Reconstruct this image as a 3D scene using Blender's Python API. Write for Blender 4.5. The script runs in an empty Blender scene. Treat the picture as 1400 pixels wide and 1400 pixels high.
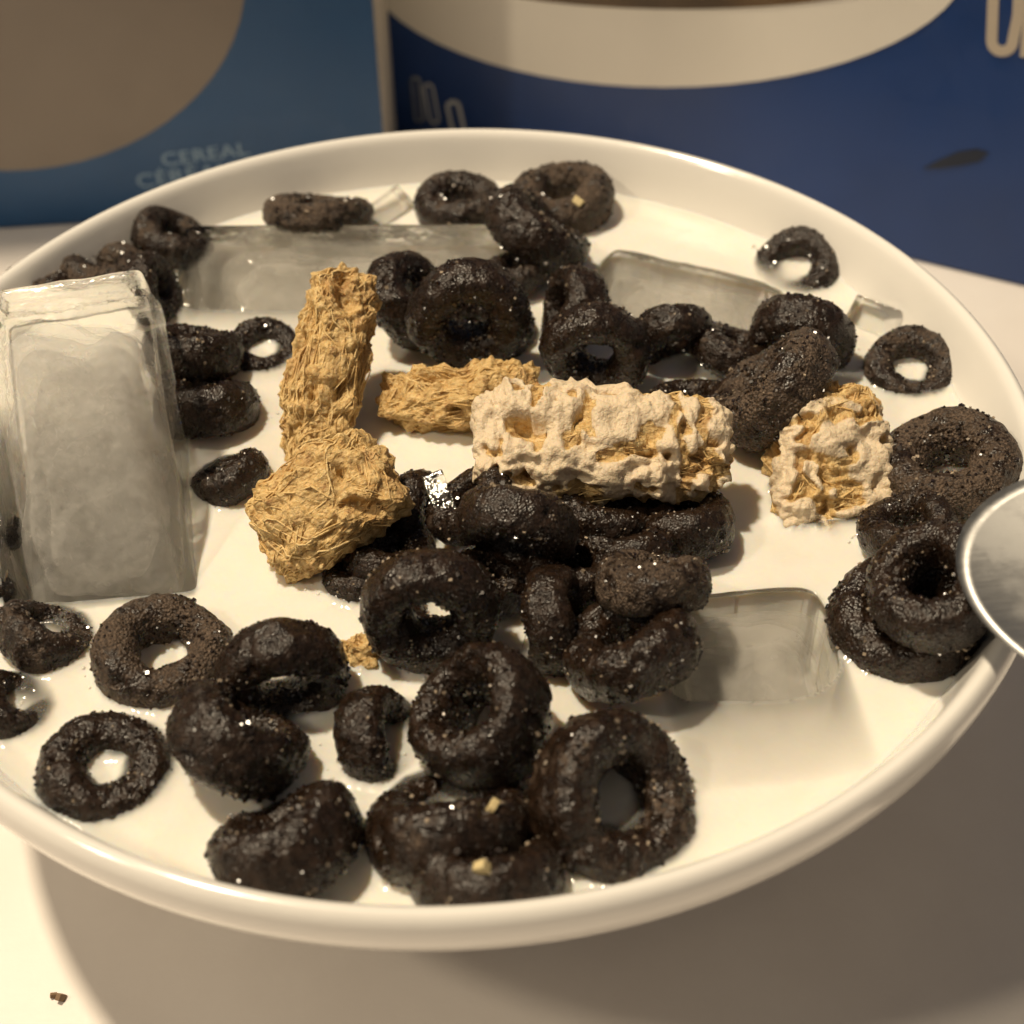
import bpy, math, random
import numpy as np
from mathutils import Vector, Matrix, noise, kdtree
from mathutils.bvhtree import BVHTree

# ------------------------------------------------------------------ scene, camera, light
# Everything is authored in centimetres; CM turns it into metres.
CM = 0.01
sc = bpy.context.scene
col = sc.collection
RIM = 5.2                      # rim of the bowl above the table
MILK = RIM - 0.85              # level of the milk
F = 2000.0                     # focal length in pixels of the 1400 px photograph
CAM = np.array([0.0, -15.828, 12.744 + RIM])
AIM = np.array([0.699, -2.154, RIM])
ROLL = -0.019
fw = AIM - CAM; fw /= np.linalg.norm(fw)
rt = np.cross(fw, [0, 0, 1.0]); rt /= np.linalg.norm(rt)
up = np.cross(rt, fw)
rt, up = math.cos(ROLL) * rt + math.sin(ROLL) * up, -math.sin(ROLL) * rt + math.cos(ROLL) * up

cd = bpy.data.cameras.new('camera')
cam = bpy.data.objects.new('camera', cd); col.objects.link(cam)
cd.sensor_width = 36.0; cd.lens = F / 1400 * 36.0
cd.clip_start = 0.01; cd.clip_end = 20.0
M = Matrix.Identity(4)
for i in range(3):
    M[i][0], M[i][1], M[i][2], M[i][3] = rt[i], up[i], -fw[i], CAM[i] * CM
cam.matrix_world = M
cd.dof.use_dof = True
cd.dof.focus_distance = 0.192
cd.dof.aperture_fstop = 22.0
sc.camera = cam

world = bpy.data.worlds.new('World'); sc.world = world; world.use_nodes = True
bg = world.node_tree.nodes['Background']
bg.inputs[0].default_value = (1.0, 0.88, 0.78, 1); bg.inputs[1].default_value = 0.135

def lamp(name, loc, power, radius, color):
    d = bpy.data.lights.new(name, 'POINT'); d.energy = power; d.shadow_soft_size = radius; d.color = color
    o = bpy.data.objects.new(name, d); o.location = loc; col.objects.link(o); return o
WARM = (1.0, 0.835, 0.60)
lamp('ceiling_lamp', (-0.36, 0.18, 1.13), 62.0, 0.034, WARM)     # overhead, a little behind and left
lamp('side_lamp', (-0.85, -0.30, 0.98), 17.0, 0.050, WARM)       # weaker one further left

sc.view_settings.view_transform = 'Standard'; sc.view_settings.look = 'None'
sc.view_settings.exposure = -0.02; sc.view_settings.gamma = 1.0
sc.view_settings.use_curve_mapping = False
sc.render.engine = 'CYCLES'
sc.cycles.use_denoising = True
sc.cycles.use_adaptive_sampling = True; sc.cycles.adaptive_threshold = 0.025; sc.cycles.adaptive_min_samples = 24
sc.cycles.max_bounces = 9; sc.cycles.diffuse_bounces = 3; sc.cycles.glossy_bounces = 3; sc.cycles.transmission_bounces = 8; sc.cycles.transparent_max_bounces = 16
sc.cycles.caustics_refractive = True; sc.cycles.caustics_reflective = False
sc.cycles.blur_glossy = 0.3
sc.cycles.sample_clamp_indirect = 6.0
sc.unit_settings.system = 'METRIC'

# ------------------------------------------------------------------ helpers
def ray(px, py):
    return fw + (px - 700) / F * rt - (py - 700) / F * up
def at(px, py, z):                         # where the line of sight meets height z
    d = ray(px, py); return CAM + d * ((z - CAM[2]) / d[2])
def on_plane(px, py, p0, n):
    d = ray(px, py); return CAM + d * (np.dot(np.array(p0) - CAM, n) / np.dot(d, n))
def px_scale(P):                           # pixels per centimetre at P
    return F / np.dot(np.asarray(P) - CAM, fw)

def mesh(name, verts, faces, mat=None, smooth=True):
    me = bpy.data.meshes.new(name)
    me.from_pydata([tuple(v) for v in verts], [], faces)
    if smooth: me.polygons.foreach_set('use_smooth', [True] * len(me.polygons))
    if mat: me.materials.append(mat)
    me.update(); return me
def link(name, me, parent=None, loc=None, scale=None):
    o = bpy.data.objects.new(name, me); col.objects.link(o)
    if parent is not None: o.parent = parent
    else:
        o.scale = (CM,) * 3 if scale is None else scale
    if loc is not None: o.location = Vector(loc) * (1 if parent is not None else CM)
    return o
def tag(o, label, cat, group=None, kind=None):
    if label: o['label'] = label
    if cat: o['category'] = cat
    if group: o['group'] = group
    if kind: o['kind'] = kind
    return o
def empty(name, loc, rz=0.0):
    o = bpy.data.objects.new(name, None); col.objects.link(o)
    o.location = Vector(loc) * CM; o.rotation_euler = (0, 0, rz); o.scale = (CM,) * 3
    o.empty_display_size = 0.5
    return o
def revolve(profile, seg=160):
    V, Fc = [], []
    n = len(profile)
    for r, z in profile:
        for k in range(seg):
            a = 2 * math.pi * k / seg
            V.append((r * math.cos(a), r * math.sin(a), z))
    for i in range(n - 1):
        for k in range(seg):
            k2 = (k + 1) % seg
            Fc.append((i * seg + k, i * seg + k2, (i + 1) * seg + k2, (i + 1) * seg + k))
    return V, Fc
def smooth_profile(pts, sub=6):            # Catmull-Rom through the points
    P = [np.array(p, float) for p in pts]; out = []
    for i in range(len(P) - 1):
        a = P[max(i - 1, 0)]; b = P[i]; c = P[i + 1]; d = P[min(i + 2, len(P) - 1)]
        for s in range(sub):
            t = s / sub
            q = 0.5 * ((2 * b) + (c - a) * t + (2 * a - 5 * b + 4 * c - d) * t * t + (3 * b - a - 3 * c + d) * t ** 3)
            out.append((max(q[0], 0.0005), q[1]))
    out.append((max(P[-1][0], 0.0005), P[-1][1])); return out
def box_mesh(lo, hi):
    x0, y0, z0 = lo; x1, y1, z1 = hi
    V = [(x0, y0, z0), (x1, y0, z0), (x1, y1, z0), (x0, y1, z0), (x0, y0, z1), (x1, y0, z1), (x1, y1, z1), (x0, y1, z1)]
    return V, [(0, 3, 2, 1), (4, 5, 6, 7), (0, 1, 5, 4), (1, 2, 6, 5), (2, 3, 7, 6), (3, 0, 4, 7)]

# ------------------------------------------------------------------ materials
class NT:
    def __init__(s, name):
        s.m = bpy.data.materials.new(name); s.m.use_nodes = True
        s.t = s.m.node_tree; s.b = s.t.nodes['Principled BSDF']; s.out = s.t.nodes['Material Output']
    def n(s, typ, **kw):
        nd = s.t.nodes.new(typ)
        for k, v in kw.items():
            if k.startswith('_'): setattr(nd, k[1:], v)
            else: nd.inputs[k.replace('__', ' ')].default_value = v
        return nd
    def l(s, a, b): s.t.links.new(a, b)
    def set(s, **kw):
        for k, v in kw.items(): s.b.inputs[k.replace('__', ' ')].default_value = v
        return s
    def coords(s, kind='Object'):
        if not hasattr(s, 'tc'): s.tc = s.n('ShaderNodeTexCoord')
        return s.tc.outputs[kind]
    def noise(s, scale, detail=4.0, rough=0.6, vec=None, dist=0.0):
        nd = s.n('ShaderNodeTexNoise', Scale=scale, Detail=detail, Roughness=rough, Distortion=dist)
        s.l(vec if vec is not None else s.coords(), nd.inputs['Vector']); return nd.outputs['Fac']
    def voronoi(s, scale, vec=None, feature='F1'):
        nd = s.n('ShaderNodeTexVoronoi', Scale=scale); nd.feature = feature
        s.l(vec if vec is not None else s.coords(), nd.inputs['Vector']); return nd.outputs['Distance']
    def math(s, op, a, b=None, clamp=False):
        nd = s.n('ShaderNodeMath'); nd.operation = op; nd.use_clamp = clamp
        for i, x in enumerate((a, b)):
            if x is None: continue
            if isinstance(x, (int, float)): nd.inputs[i].default_value = x
            else: s.l(x, nd.inputs[i])
        return nd.outputs[0]
    def ramp(s, fac, lo, hi, a=0.0, b=1.0):
        nd = s.n('ShaderNodeMapRange'); nd.interpolation_type = 'SMOOTHSTEP'
        s.l(fac, nd.inputs[0])
        for i, v in zip((1, 2, 3, 4), (lo, hi, a, b)): nd.inputs[i].default_value = v
        return nd.outputs[0]
    def mix(s, fac, a, b):
        nd = s.n('ShaderNodeMix'); nd.data_type = 'RGBA'
        if isinstance(fac, (int, float)): nd.inputs[0].default_value = fac
        else: s.l(fac, nd.inputs[0])
        for i, x in ((6, a), (7, b)):
            if isinstance(x, tuple): nd.inputs[i].default_value = (*x[:3], 1)
            else: s.l(x, nd.inputs[i])
        return nd.outputs[2]
    def bump(s, h, strength, dist, normal=None):
        nd = s.n('ShaderNodeBump', Strength=strength, Distance=dist)
        s.l(h, nd.inputs['Height'])
        if normal is not None: s.l(normal, nd.inputs['Normal'])
        return nd.outputs[0]

def plain(name, color, rough=0.4, spec=0.5, metal=0.0):
    m = NT(name); m.set(Base__Color=(*color, 1), Roughness=rough, Metallic=metal); m.b.inputs['Specular IOR Level'].default_value = spec
    return m.m

def mat_table():
    m = NT('table_laminate')
    a = m.noise(0.35, 5); b = m.noise(9.0, 3)
    c = m.mix(m.ramp(a, .3, .7), (0.75, 0.70, 0.655), (0.80, 0.755, 0.71))
    m.l(c, m.b.inputs['Base Color']); m.l(m.ramp(b, .3, .7, .42, .52), m.b.inputs['Roughness'])
    m.l(m.bump(b, .06, .0004), m.b.inputs['Normal']); return m.m
def mat_ceramic():
    m = NT('white_glazed_ceramic')
    a = m.noise(0.5, 3)
    m.l(m.mix(a, (0.80, 0.77, 0.72), (0.84, 0.81, 0.76)), m.b.inputs['Base Color'])
    m.set(Roughness=0.14); m.b.inputs['Coat Weight'].default_value = .4; m.b.inputs['Coat Roughness'].default_value = .06
    m.l(m.bump(m.noise(1.6, 3), .05, .001), m.b.inputs['Normal']); return m.m
def mat_milk():
    m = NT('milk')
    m.set(Base__Color=(0.80, 0.765, 0.68, 1), Roughness=0.09, IOR=1.36)
    m.l(m.mix(m.ramp(m.noise(.42, 5, .6, None, .8), .40, .72, 0, .55), (0.82, 0.79, 0.715), (0.74, 0.69, 0.60)), m.b.inputs['Base Color'])
    m.b.inputs['Subsurface Weight'].default_value = 0.7
    m.b.inputs['Subsurface Radius'].default_value = (1.0, 0.72, 0.42)
    m.b.inputs['Subsurface Scale'].default_value = 0.0022
    m.l(m.bump(m.noise(2.2, 3), .12, .0012), m.b.inputs['Normal'])
    at_ = m.n('ShaderNodeAttribute'); at_.attribute_name = 'cover'
    tr = m.n('ShaderNodeBsdfTransparent'); mx = m.n('ShaderNodeMixShader')
    m.l(at_.outputs['Fac'], mx.inputs[0]); m.l(tr.outputs[0], mx.inputs[1]); m.l(m.b.outputs[0], mx.inputs[2])
    m.l(mx.outputs[0], m.out.inputs['Surface']); return m.m
def mat_cereal():
    # object colour: red = how dry and dusty this piece is, green = seed
    m = NT('chocolate_cereal')
    oi = m.n('ShaderNodeObjectInfo'); sep = m.n('ShaderNodeSeparateColor'); m.l(oi.outputs['Color'], sep.inputs[0])
    off = m.n('ShaderNodeVectorMath'); off.operation = 'ADD'
    m.l(m.coords(), off.inputs[0])
    cb = m.n('ShaderNodeCombineXYZ'); sd = m.math('MULTIPLY', sep.outputs[1], 37.0)
    for i in range(3): m.l(sd, cb.inputs[i])
    m.l(cb.outputs[0], off.inputs[1]); v = off.outputs[0]
    big = m.noise(1.7, 3, .6, v); mid = m.noise(7.0, 4, .65, v); fine = m.noise(26.0, 3, .7, v)
    vor = m.voronoi(21.0, v)
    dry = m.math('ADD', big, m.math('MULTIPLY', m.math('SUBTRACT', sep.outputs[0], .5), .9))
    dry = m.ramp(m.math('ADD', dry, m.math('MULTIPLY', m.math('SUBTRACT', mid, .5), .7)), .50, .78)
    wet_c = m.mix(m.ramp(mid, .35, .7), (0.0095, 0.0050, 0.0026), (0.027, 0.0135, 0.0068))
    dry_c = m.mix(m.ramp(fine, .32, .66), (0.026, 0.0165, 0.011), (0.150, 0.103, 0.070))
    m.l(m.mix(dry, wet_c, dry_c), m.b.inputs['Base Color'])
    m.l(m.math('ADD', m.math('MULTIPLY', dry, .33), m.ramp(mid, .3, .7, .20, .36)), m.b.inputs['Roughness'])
    h = m.math('ADD', m.math('MULTIPLY', fine, .6), m.math('MULTIPLY', vor, -.9))
    bn = m.n('ShaderNodeBump', Distance=.00055); m.l(h, bn.inputs['Height']); m.l(m.ramp(dry, 0, 1, .35, .8), bn.inputs['Strength'])
    m.l(bn.outputs[0], m.b.inputs['Normal'])
    m.b.inputs['Specular IOR Level'].default_value = .42
    m.l(m.math('MULTIPLY', m.ramp(dry, .1, .8, .6, .05), m.ramp(m.noise(20.0, 2, .6, v), .48, .60, .05, 1.0)), m.b.inputs['Coat Weight']); m.b.inputs['Coat Roughness'].default_value = .17; m.b.inputs['Coat IOR'].default_value = 1.4
    cbn = m.bump(m.math('ADD', m.math('MULTIPLY', m.noise(30.0, 2, .6, v), .8), m.math('MULTIPLY', vor, -1.0)), 1.0, .0009); m.l(cbn, m.b.inputs['Coat Normal'])
    return m.m
def mat_grain():
    m = NT('sugar_crystals')
    at_ = m.n('ShaderNodeAttribute'); at_.attribute_name = 'tone'
    m.l(m.mix(m.ramp(at_.outputs['Fac'], .82, 1.05), (0.018, 0.010, 0.006), (0.50, 0.40, 0.29)), m.b.inputs['Base Color'])
    m.set(Roughness=.21); m.b.inputs['Specular IOR Level'].default_value = 1.0
    return m.m
def mat_wheat():
    m = NT('toasted_shredded_wheat')
    v = m.coords()
    mp = m.n('ShaderNodeMapping'); mp.inputs['Scale'].default_value = (1.0, 4.0, 4.0); m.l(v, mp.inputs[0])
    st = m.noise(5.0, 5, .65, mp.outputs[0], .6)
    big = m.noise(1.3, 4); fine = m.noise(22.0, 3)
    c = m.mix(m.ramp(st, .3, .7), (0.56, 0.345, 0.120), (0.80, 0.58, 0.275))
    c = m.mix(m.ramp(big, .52, .75, 0, .6), c, (0.33, 0.150, 0.048))
    c = m.mix(m.ramp(m.noise(4.6, 4, .65), .54, .70, 0, .75), c, (0.30, 0.125, 0.038))
    c = m.mix(m.ramp(m.noise(7.5, 3, .6), .55, .72, 0, .6), c, (0.80, 0.60, 0.30))
    fr = m.n('ShaderNodeAttribute'); fr.attribute_name = 'frost'
    ff = m.ramp(m.math('ADD', fr.outputs['Fac'], m.math('MULTIPLY', m.math('SUBTRACT', m.noise(6.0, 4), .5), .5)), .35, .65)
    c = m.mix(ff, c, m.mix(fine, (0.65, 0.51, 0.34), (0.78, 0.65, 0.47)))
    m.l(c, m.b.inputs['Base Color'])
    m.set(Roughness=.46); m.b.inputs['Specular IOR Level'].default_value = .45
    m.b.inputs['Subsurface Weight'].default_value = .15; m.b.inputs['Subsurface Scale'].default_value = .0012
    m.b.inputs['Subsurface Radius'].default_value = (1, .6, .3)
    h = m.math('ADD', m.math('MULTIPLY', m.math('MULTIPLY', st, m.math('SUBTRACT', 1.0, ff)), .8), m.math('ADD', m.math('MULTIPLY', fine, .5), m.math('MULTIPLY', m.math('MULTIPLY', m.voronoi(14.0), -.6), m.math('SUBTRACT', 1.0, m.math('MULTIPLY', ff, .6)))))
    m.l(m.bump(h, .8, .0007), m.b.inputs['Normal']); return m.m
def mat_shred():
    m = NT('wheat_shreds')
    at_ = m.n('ShaderNodeAttribute'); at_.attribute_name = 'tone'
    c = m.mix(at_.outputs['Fac'], (0.60, 0.375, 0.130), (0.86, 0.65, 0.320))
    c = m.mix(m.ramp(m.noise(2.0, 4), .50, .72, 0, .6), c, (0.40, 0.19, 0.06))
    m.l(c, m.b.inputs['Base Color']); m.set(Roughness=.45)
    m.b.inputs['Specular IOR Level'].default_value = .4
    m.l(m.bump(m.noise(26.0, 3), .6, .0005), m.b.inputs['Normal']); return m.m
def mat_ice(name, frost=.09):
    m = NT(name)
    m.set(Base__Color=(0.97, 0.97, 0.95, 1), Roughness=.05, IOR=1.31)
    m.b.inputs['Transmission Weight'].default_value = 1.0
    m.l(m.ramp(m.noise(2.4, 4), .45, .75, .02, frost), m.b.inputs['Roughness'])
    h = m.math('ADD', m.noise(1.1, 3), m.math('MULTIPLY', m.noise(7.0, 3), .25))
    m.l(m.bump(h, .28, .0016), m.b.inputs['Normal'])
    tr = m.n('ShaderNodeBsdfTransparent'); mx = m.n('ShaderNodeMixShader'); mx.inputs[0].default_value = .28
    gl = m.n('ShaderNodeBsdfGlossy', Roughness=.06); fz = m.n('ShaderNodeFresnel', IOR=1.31); m0 = m.n('ShaderNodeMixShader')
    nb = m.b.inputs['Normal'].links[0].from_socket; m.l(nb, gl.inputs['Normal']); m.l(nb, fz.inputs['Normal'])
    m.l(fz.outputs[0], m0.inputs[0]); m.l(tr.outputs[0], m0.inputs[1]); m.l(gl.outputs[0], m0.inputs[2])
    m.l(m0.outputs[0], mx.inputs[1]); m.l(m.b.outputs[0], mx.inputs[2]); m.l(mx.outputs[0], m.out.inputs['Surface'])
    return m.m
def mat_cloud(name, dens, c):
    m = NT(name)
    df = m.n('ShaderNodeBsdfDiffuse'); tl = m.n('ShaderNodeBsdfTranslucent'); m1 = m.n('ShaderNodeMixShader'); m1.inputs[0].default_value = .42
    df.inputs[0].default_value = (*c, 1); tl.inputs[0].default_value = (*c, 1)
    m.l(df.outputs[0], m1.inputs[1]); m.l(tl.outputs[0], m1.inputs[2])
    a = m.ramp(m.noise(.75, 6, .62), .34, .62, dens * .25, dens)
    oi = m.n('ShaderNodeObjectInfo'); sp = m.n('ShaderNodeSeparateColor'); m.l(oi.outputs['Color'], sp.inputs[0]); a = m.math('MULTIPLY', a, sp.outputs[0])
    tr = m.n('ShaderNodeBsdfTransparent'); mx = m.n('ShaderNodeMixShader'); m.l(a, mx.inputs[0])
    m.l(tr.outputs[0], mx.inputs[1]); m.l(m1.outputs[0], mx.inputs[2]); m.l(mx.outputs[0], m.out.inputs['Surface'])
    return m.m
def mat_card(name, c1, c2, rough=.38):
    m = NT(name)
    m.l(m.mix(m.ramp(m.noise(.16, 3), .3, .7), c1, c2), m.b.inputs['Base Color'])
    m.l(m.ramp(m.noise(1.2, 3), .3, .7, rough - .06, rough + .06), m.b.inputs['Roughness'])
    m.l(m.bump(m.noise(.5, 2), .08, .002), m.b.inputs['Normal']); return m.m
def mat_steel():
    m = NT('brushed_steel')
    m.set(Base__Color=(0.33, 0.325, 0.315, 1), Metallic=1.0)
    mp = m.n('ShaderNodeMapping'); mp.inputs['Scale'].default_value = (.6, 9, 9); m.l(m.coords(), mp.inputs[0])
    s = m.noise(3.0, 5, .7, mp.outputs[0])
    sm = m.noise(1.4, 4)
    m.l(m.math('ADD', m.ramp(s, .3, .7, .36, .42), m.ramp(sm, .40, .7, 0, .20)), m.b.inputs['Roughness'])
    m.l(m.bump(s, .015, .0004), m.b.inputs['Normal']); return m.m

MT = dict(table=mat_table(), ceramic=mat_ceramic(), milk=mat_milk(), cereal=mat_cereal(), grain=mat_grain(),
          wheat=mat_wheat(), shred=mat_shred(), ice=mat_ice('clear_ice'), cloud=mat_cloud('cloudy_ice_core', .66, (.97, .95, .91)), cloud2=mat_cloud('faint_ice_core', .36, (.88, .85, .79)),
          steel=mat_steel(), bubble=plain('milk_bubbles', (0.78, 0.75, 0.68), .06, .8),
          blue_l=mat_card('teal_blue_card', (0.007, 0.058, 0.165), (0.009, 0.070, 0.195)),
          blue_r=mat_card('dark_blue_card', (0.006, 0.034, 0.140), (0.008, 0.044, 0.185)),
          grey_card=mat_card('bare_grey_card', (0.42, 0.38, 0.31), (0.48, 0.43, 0.36), .7),
          bare_side=mat_card('pale_bare_card', (0.72, 0.66, 0.56), (0.78, 0.72, 0.62), .7),
          print_bowl_l=mat_card('printed_taupe', (0.175, 0.145, 0.120), (0.205, 0.17, 0.14)),
          print_bowl_r=mat_card('printed_cream', (0.76, 0.72, 0.64), (0.80, 0.76, 0.68)),
          navy_dark=mat_card('deep_navy', (0.006, 0.012, 0.028), (0.008, 0.015, 0.034)),
          print_food=mat_card('printed_brown', (0.05, 0.03, 0.015), (0.18, 0.11, 0.05)),
          ink_pale=plain('pale_blue_ink', (0.22, 0.34, 0.47), .45), ink_cream=plain('cream_ink', (0.52, 0.45, 0.36), .45),
          ink_grey=plain('silver_ink', (0.50, 0.52, 0.52), .45),
          crumb=plain('pale_crumb', (0.62, 0.50, 0.26), .6), crumb_d=plain('brown_crumb', (0.20, 0.13, 0.07), .7))

# ------------------------------------------------------------------ the setting: table and cereal boxes
tb = link('table', mesh('table', *box_mesh((-70, -45, -3), (70, 60, 0)), MT['table'], False)); tag(tb, 'smooth cream table top under the bowl', None, kind='structure')

def text_mesh(body, size, outline=0.0, bold=0.0):
    cu = bpy.data.curves.new('lettering', 'FONT'); cu.body = body; cu.size = size; cu.extrude = 0.004; cu.offset = bold
    ob = bpy.data.objects.new('lettering', cu); col.objects.link(ob)
    dg = bpy.context.evaluated_depsgraph_get()
    me = bpy.data.meshes.new_from_object(ob.evaluated_get(dg)); bpy.data.objects.remove(ob)
    return me
def flat_poly(pts2, y, name, mat, parent, thick=0.012):
    n = len(pts2)
    V = [(p[0], y, p[1]) for p in pts2] + [(p[0], y + thick, p[1]) for p in pts2]
    Fc = [tuple(range(n)), tuple(range(2 * n - 1, n - 1, -1))] + [(i, i + n, (i + 1) % n + n, (i + 1) % n) for i in range(n)]
    return link(name, mesh(name, V, Fc, mat, False), parent)
def ring_poly(pts, w):                     # stroke of width w along an open or closed list of 2d points, as outline polygon
    P = np.array(pts, float); T = np.gradient(P, axis=0); T /= np.linalg.norm(T, axis=1)[:, None] + 1e-9
    N = np.stack([-T[:, 1], T[:, 0]], 1) * w / 2
    return P + N, P - N
def stroke(pts, w, y, name, mat, parent):
    A, B = ring_poly(pts, w); n = len(A); V = []; Fc = []
    for yy in (y, y + .012):
        for a, b in zip(A, B): V += [(a[0], yy, a[1]), (b[0], yy, b[1])]
    for i in range(n - 1):
        Fc.append((2 * i, 2 * i + 1, 2 * i + 3, 2 * i + 2)); o = 2 * n
        Fc.append((o + 2 * i, o + 2 * i + 2, o + 2 * i + 3, o + 2 * i + 1))
        Fc.append((2 * i, 2 * i + 2, o + 2 * i + 2, o + 2 * i)); Fc.append((2 * i + 1, o + 2 * i + 1, o + 2 * i + 3, 2 * i + 3))
    return link(name, mesh(name, V, Fc, mat, False), parent)

class Carton:
    def __init__(s, p0, p1, depth, height, label, front, side):
        s.p0 = np.array([*p0, 0.0]); d = np.array([*p1, 0.0]) - s.p0; s.w = np.linalg.norm(d); s.u = d / s.w
        s.n = np.array([s.u[1], -s.u[0], 0.0])      # outwards, towards the viewer
        s.root = empty('cereal_box', s.p0, math.atan2(s.u[1], s.u[0])); tag(s.root, label, 'cereal box', 'cereal boxes behind the bowl')
        V, Fc = box_mesh((0, 0, 0), (s.w, depth, height))
        me = mesh('carton', V, Fc, front, False); me.materials.append(side)
        for p in me.polygons:
            if abs(p.normal[0]) > .5: p.material_index = 1
        o = link('carton', me, s.root)
        b = o.modifiers.new('bevel', 'BEVEL'); b.width = .10; b.segments = 3
    def uv(s, px, py):
        P = on_plane(px, py, s.p0, s.n); d = P - s.p0; return (float(d @ s.u), float(d[2]))

P_gap_l = at(521, 176, 0)
bl = Carton((-19.0, 13.55), (float(at(528, 330, 0)[0]) + .12, 14.1), 5.6, 25.0, 'teal blue cereal box with a big taupe bowl printed on it', MT['blue_l'], MT['grey_card'])
# its bare side bulges outwards
V = [(bl.w - .06, .06, .05), (bl.w + .40, 4.6, .05), (bl.w + .34, 4.7, .05), (bl.w - .12, .12, .05)]
V += [(x, y, 24.9) for x, y, z in V]
link('side_panel', mesh('side_panel', V, [(3, 2, 1, 0), (4, 5, 6, 7), (0, 1, 5, 4), (1, 2, 6, 5), (2, 3, 7, 6), (3, 0, 4, 7)], MT['bare_side'], False), bl.root)
# printed bowl on the left box (ellipse seen in part)
def ell(c, cx, cy, ax, ay, a0, a1, n=60):
    q = [c.uv(cx + ax * math.cos(math.radians(a0 + (a1 - a0) * i / n)), cy - ay * math.sin(math.radians(a0 + (a1 - a0) * i / n))) for i in range(n + 1)]
    return [(min(max(u, .15), c.w - .15), min(v, 24.8)) for u, v in q]
o = flat_poly(ell(bl, 10, -25, 325, 258, 0, 360)[:-1], -.016, 'printed_bowl', MT['print_bowl_l'], bl.root)
def place_text(c, body, p_left, p_right, mat, shear=0.0):
    a = np.array(c.uv(*p_left)); b = np.array(c.uv(*p_right)); w = np.linalg.norm(b - a)
    me = text_mesh(body, 1.0); me.materials.clear(); me.materials.append(mat)
    xs = [v.co.x for v in me.vertices]; k = w / (max(xs) - min(xs)); x0 = min(xs); ang = math.atan2(*(b - a)[::-1])
    for v in me.vertices:
        x, y = (v.co.x - x0) * k, v.co.y * k * .80
        v.co = (a[0] + x * math.cos(ang) - y * math.sin(ang), -.004 - (.012 if v.co.z > 0 else 0), a[1] + x * math.sin(ang) + y * math.cos(ang))
    return link('lettering', me, c.root)
place_text(bl, 'CEREAL', (224, 227), (342, 211), MT['ink_pale'])
place_text(bl, 'CÉRÉALES', (190, 257), (352, 236), MT['ink_pale'])

R1 = at(1274, 363, 0)[:2]; R2 = at(1400, 393, 0)[:2]; rd = (R2 - R1) / np.linalg.norm(R2 - R1)
br = Carton(R1 - rd * 13.68, R1 + rd * 5.4, 6.5, 25.0, 'dark navy blue cereal box with a cream bowl printed on it', MT['blue_r'], MT['blue_r'])
flat_poly(ell(br, 910, -62, 418, 181, 0, 360)[:-1], -.016, 'printed_bowl', MT['print_bowl_r'], br.root)
flat_poly(ell(br, 930, -62, 360, 74, 0, 360)[:-1], -.030, 'printed_cereal', MT['print_food'], br.root)
rim_pts = [br.uv(910 + 372 * math.cos(math.radians(-t)), -62 + 84 * math.sin(math.radians(t))) for t in range(0, 181, 4)]
# outlined letters, lower left, and the big cream letters, upper right
def outline_letter(c, pts, w, mat): return stroke([c.uv(*p) for p in pts], w, -.016, 'lettering', mat, c.root)
def arch(cx, top, bottom, half, lean, closed):
    p = []
    for t in np.linspace(0, 180, 13): p.append((cx + half * math.cos(math.radians(t)), top + half * .9 - half * .9 * math.sin(math.radians(t))))
    q = [(cx - half + lean * k, top + half * .9 + (bottom - top - half * 1.8) * k) for k in (.33, .66, 1)]
    r = [(cx + half + lean * k, top + half * .9 + (bottom - top - half * 1.8) * k) for k in (1, .66, .33)]
    if closed:
        b = [(cx + lean - half * math.cos(math.radians(t)), bottom - half * .9 + half * .9 * math.sin(math.radians(t))) for t in np.linspace(0, 180, 13)]
        s = p + q + b[1:-1] + r; return s + [s[0], s[1]]
    return r + p + q
outline_letter(br, arch(567, 107, 166, 5, 5, True), .045, MT['navy_dark'])
outline_letter(br, arch(568, 106, 166, 5.5, 5, True), .05, MT['ink_grey'])
outline_letter(br, arch(586, 115, 168, 6, 8, True), .06, MT['ink_grey'])
outline_letter(br, arch(620, 139, 190, 8, 8, False), .10, MT['ink_grey'])
U = [(1360, -60), (1358, 0)] + [(1372.5 + (1358 - 1372.5) * math.cos(math.radians(t)) - 2, 55 + 15 * math.sin(math.radians(t))) for t in np.linspace(0, 180, 13)] + [(1392, 20), (1396, -60)]
outline_letter(br, U, .21, MT['ink_cream'])
outline_letter(br, [(1402, 78), (1405, 40), (1409, 0), (1413, -60)], .21, MT['ink_cream'])
outline_letter(br, [(1424, 82), (1430, 40), (1436, -60)], .21, MT['ink_cream'])
# dark streak on the right box
flat_poly([br.uv(*p) for p in ((1352, 208), (1340, 220), (1315, 226), (1285, 230), (1262, 230), (1285, 218), (1310, 207), (1335, 203))], -.016, 'dark_streak', MT['navy_dark'], br.root)

# ------------------------------------------------------------------ the bowl
prof_in = smooth_profile([(0.0, -4.45), (2.5, -4.4), (4.6, -3.9), (6.2, -2.75), (7.1, -1.5), (7.45, -.85), (7.68, -.3)], 7)
prof_lip = smooth_profile([(7.68, -.3), (7.78, -.08), (7.88, 0.0), (7.97, -.03), (8.03, -.14), (8.04, -.36), (7.99, -.58), (7.88, -.72), (7.72, -.80)], 6)
prof_out = smooth_profile([(7.72, -.80), (7.35, -1.35), (6.6, -2.5), (5.3, -3.75), (4.3, -4.5), (4.15, -5.0), (4.05, -5.2), (3.7, -5.2), (3.55, -4.95), (0.0, -4.85)], 5)
V, Fc = revolve([(r, z + RIM) for r, z in prof_in[:-1] + prof_lip[:-1] + prof_out], 200)
bowl = link('bowl', mesh('bowl', V, Fc, MT['ceramic'])); tag(bowl, 'large white ceramic bowl full of milk and cereal', 'bowl')

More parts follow.
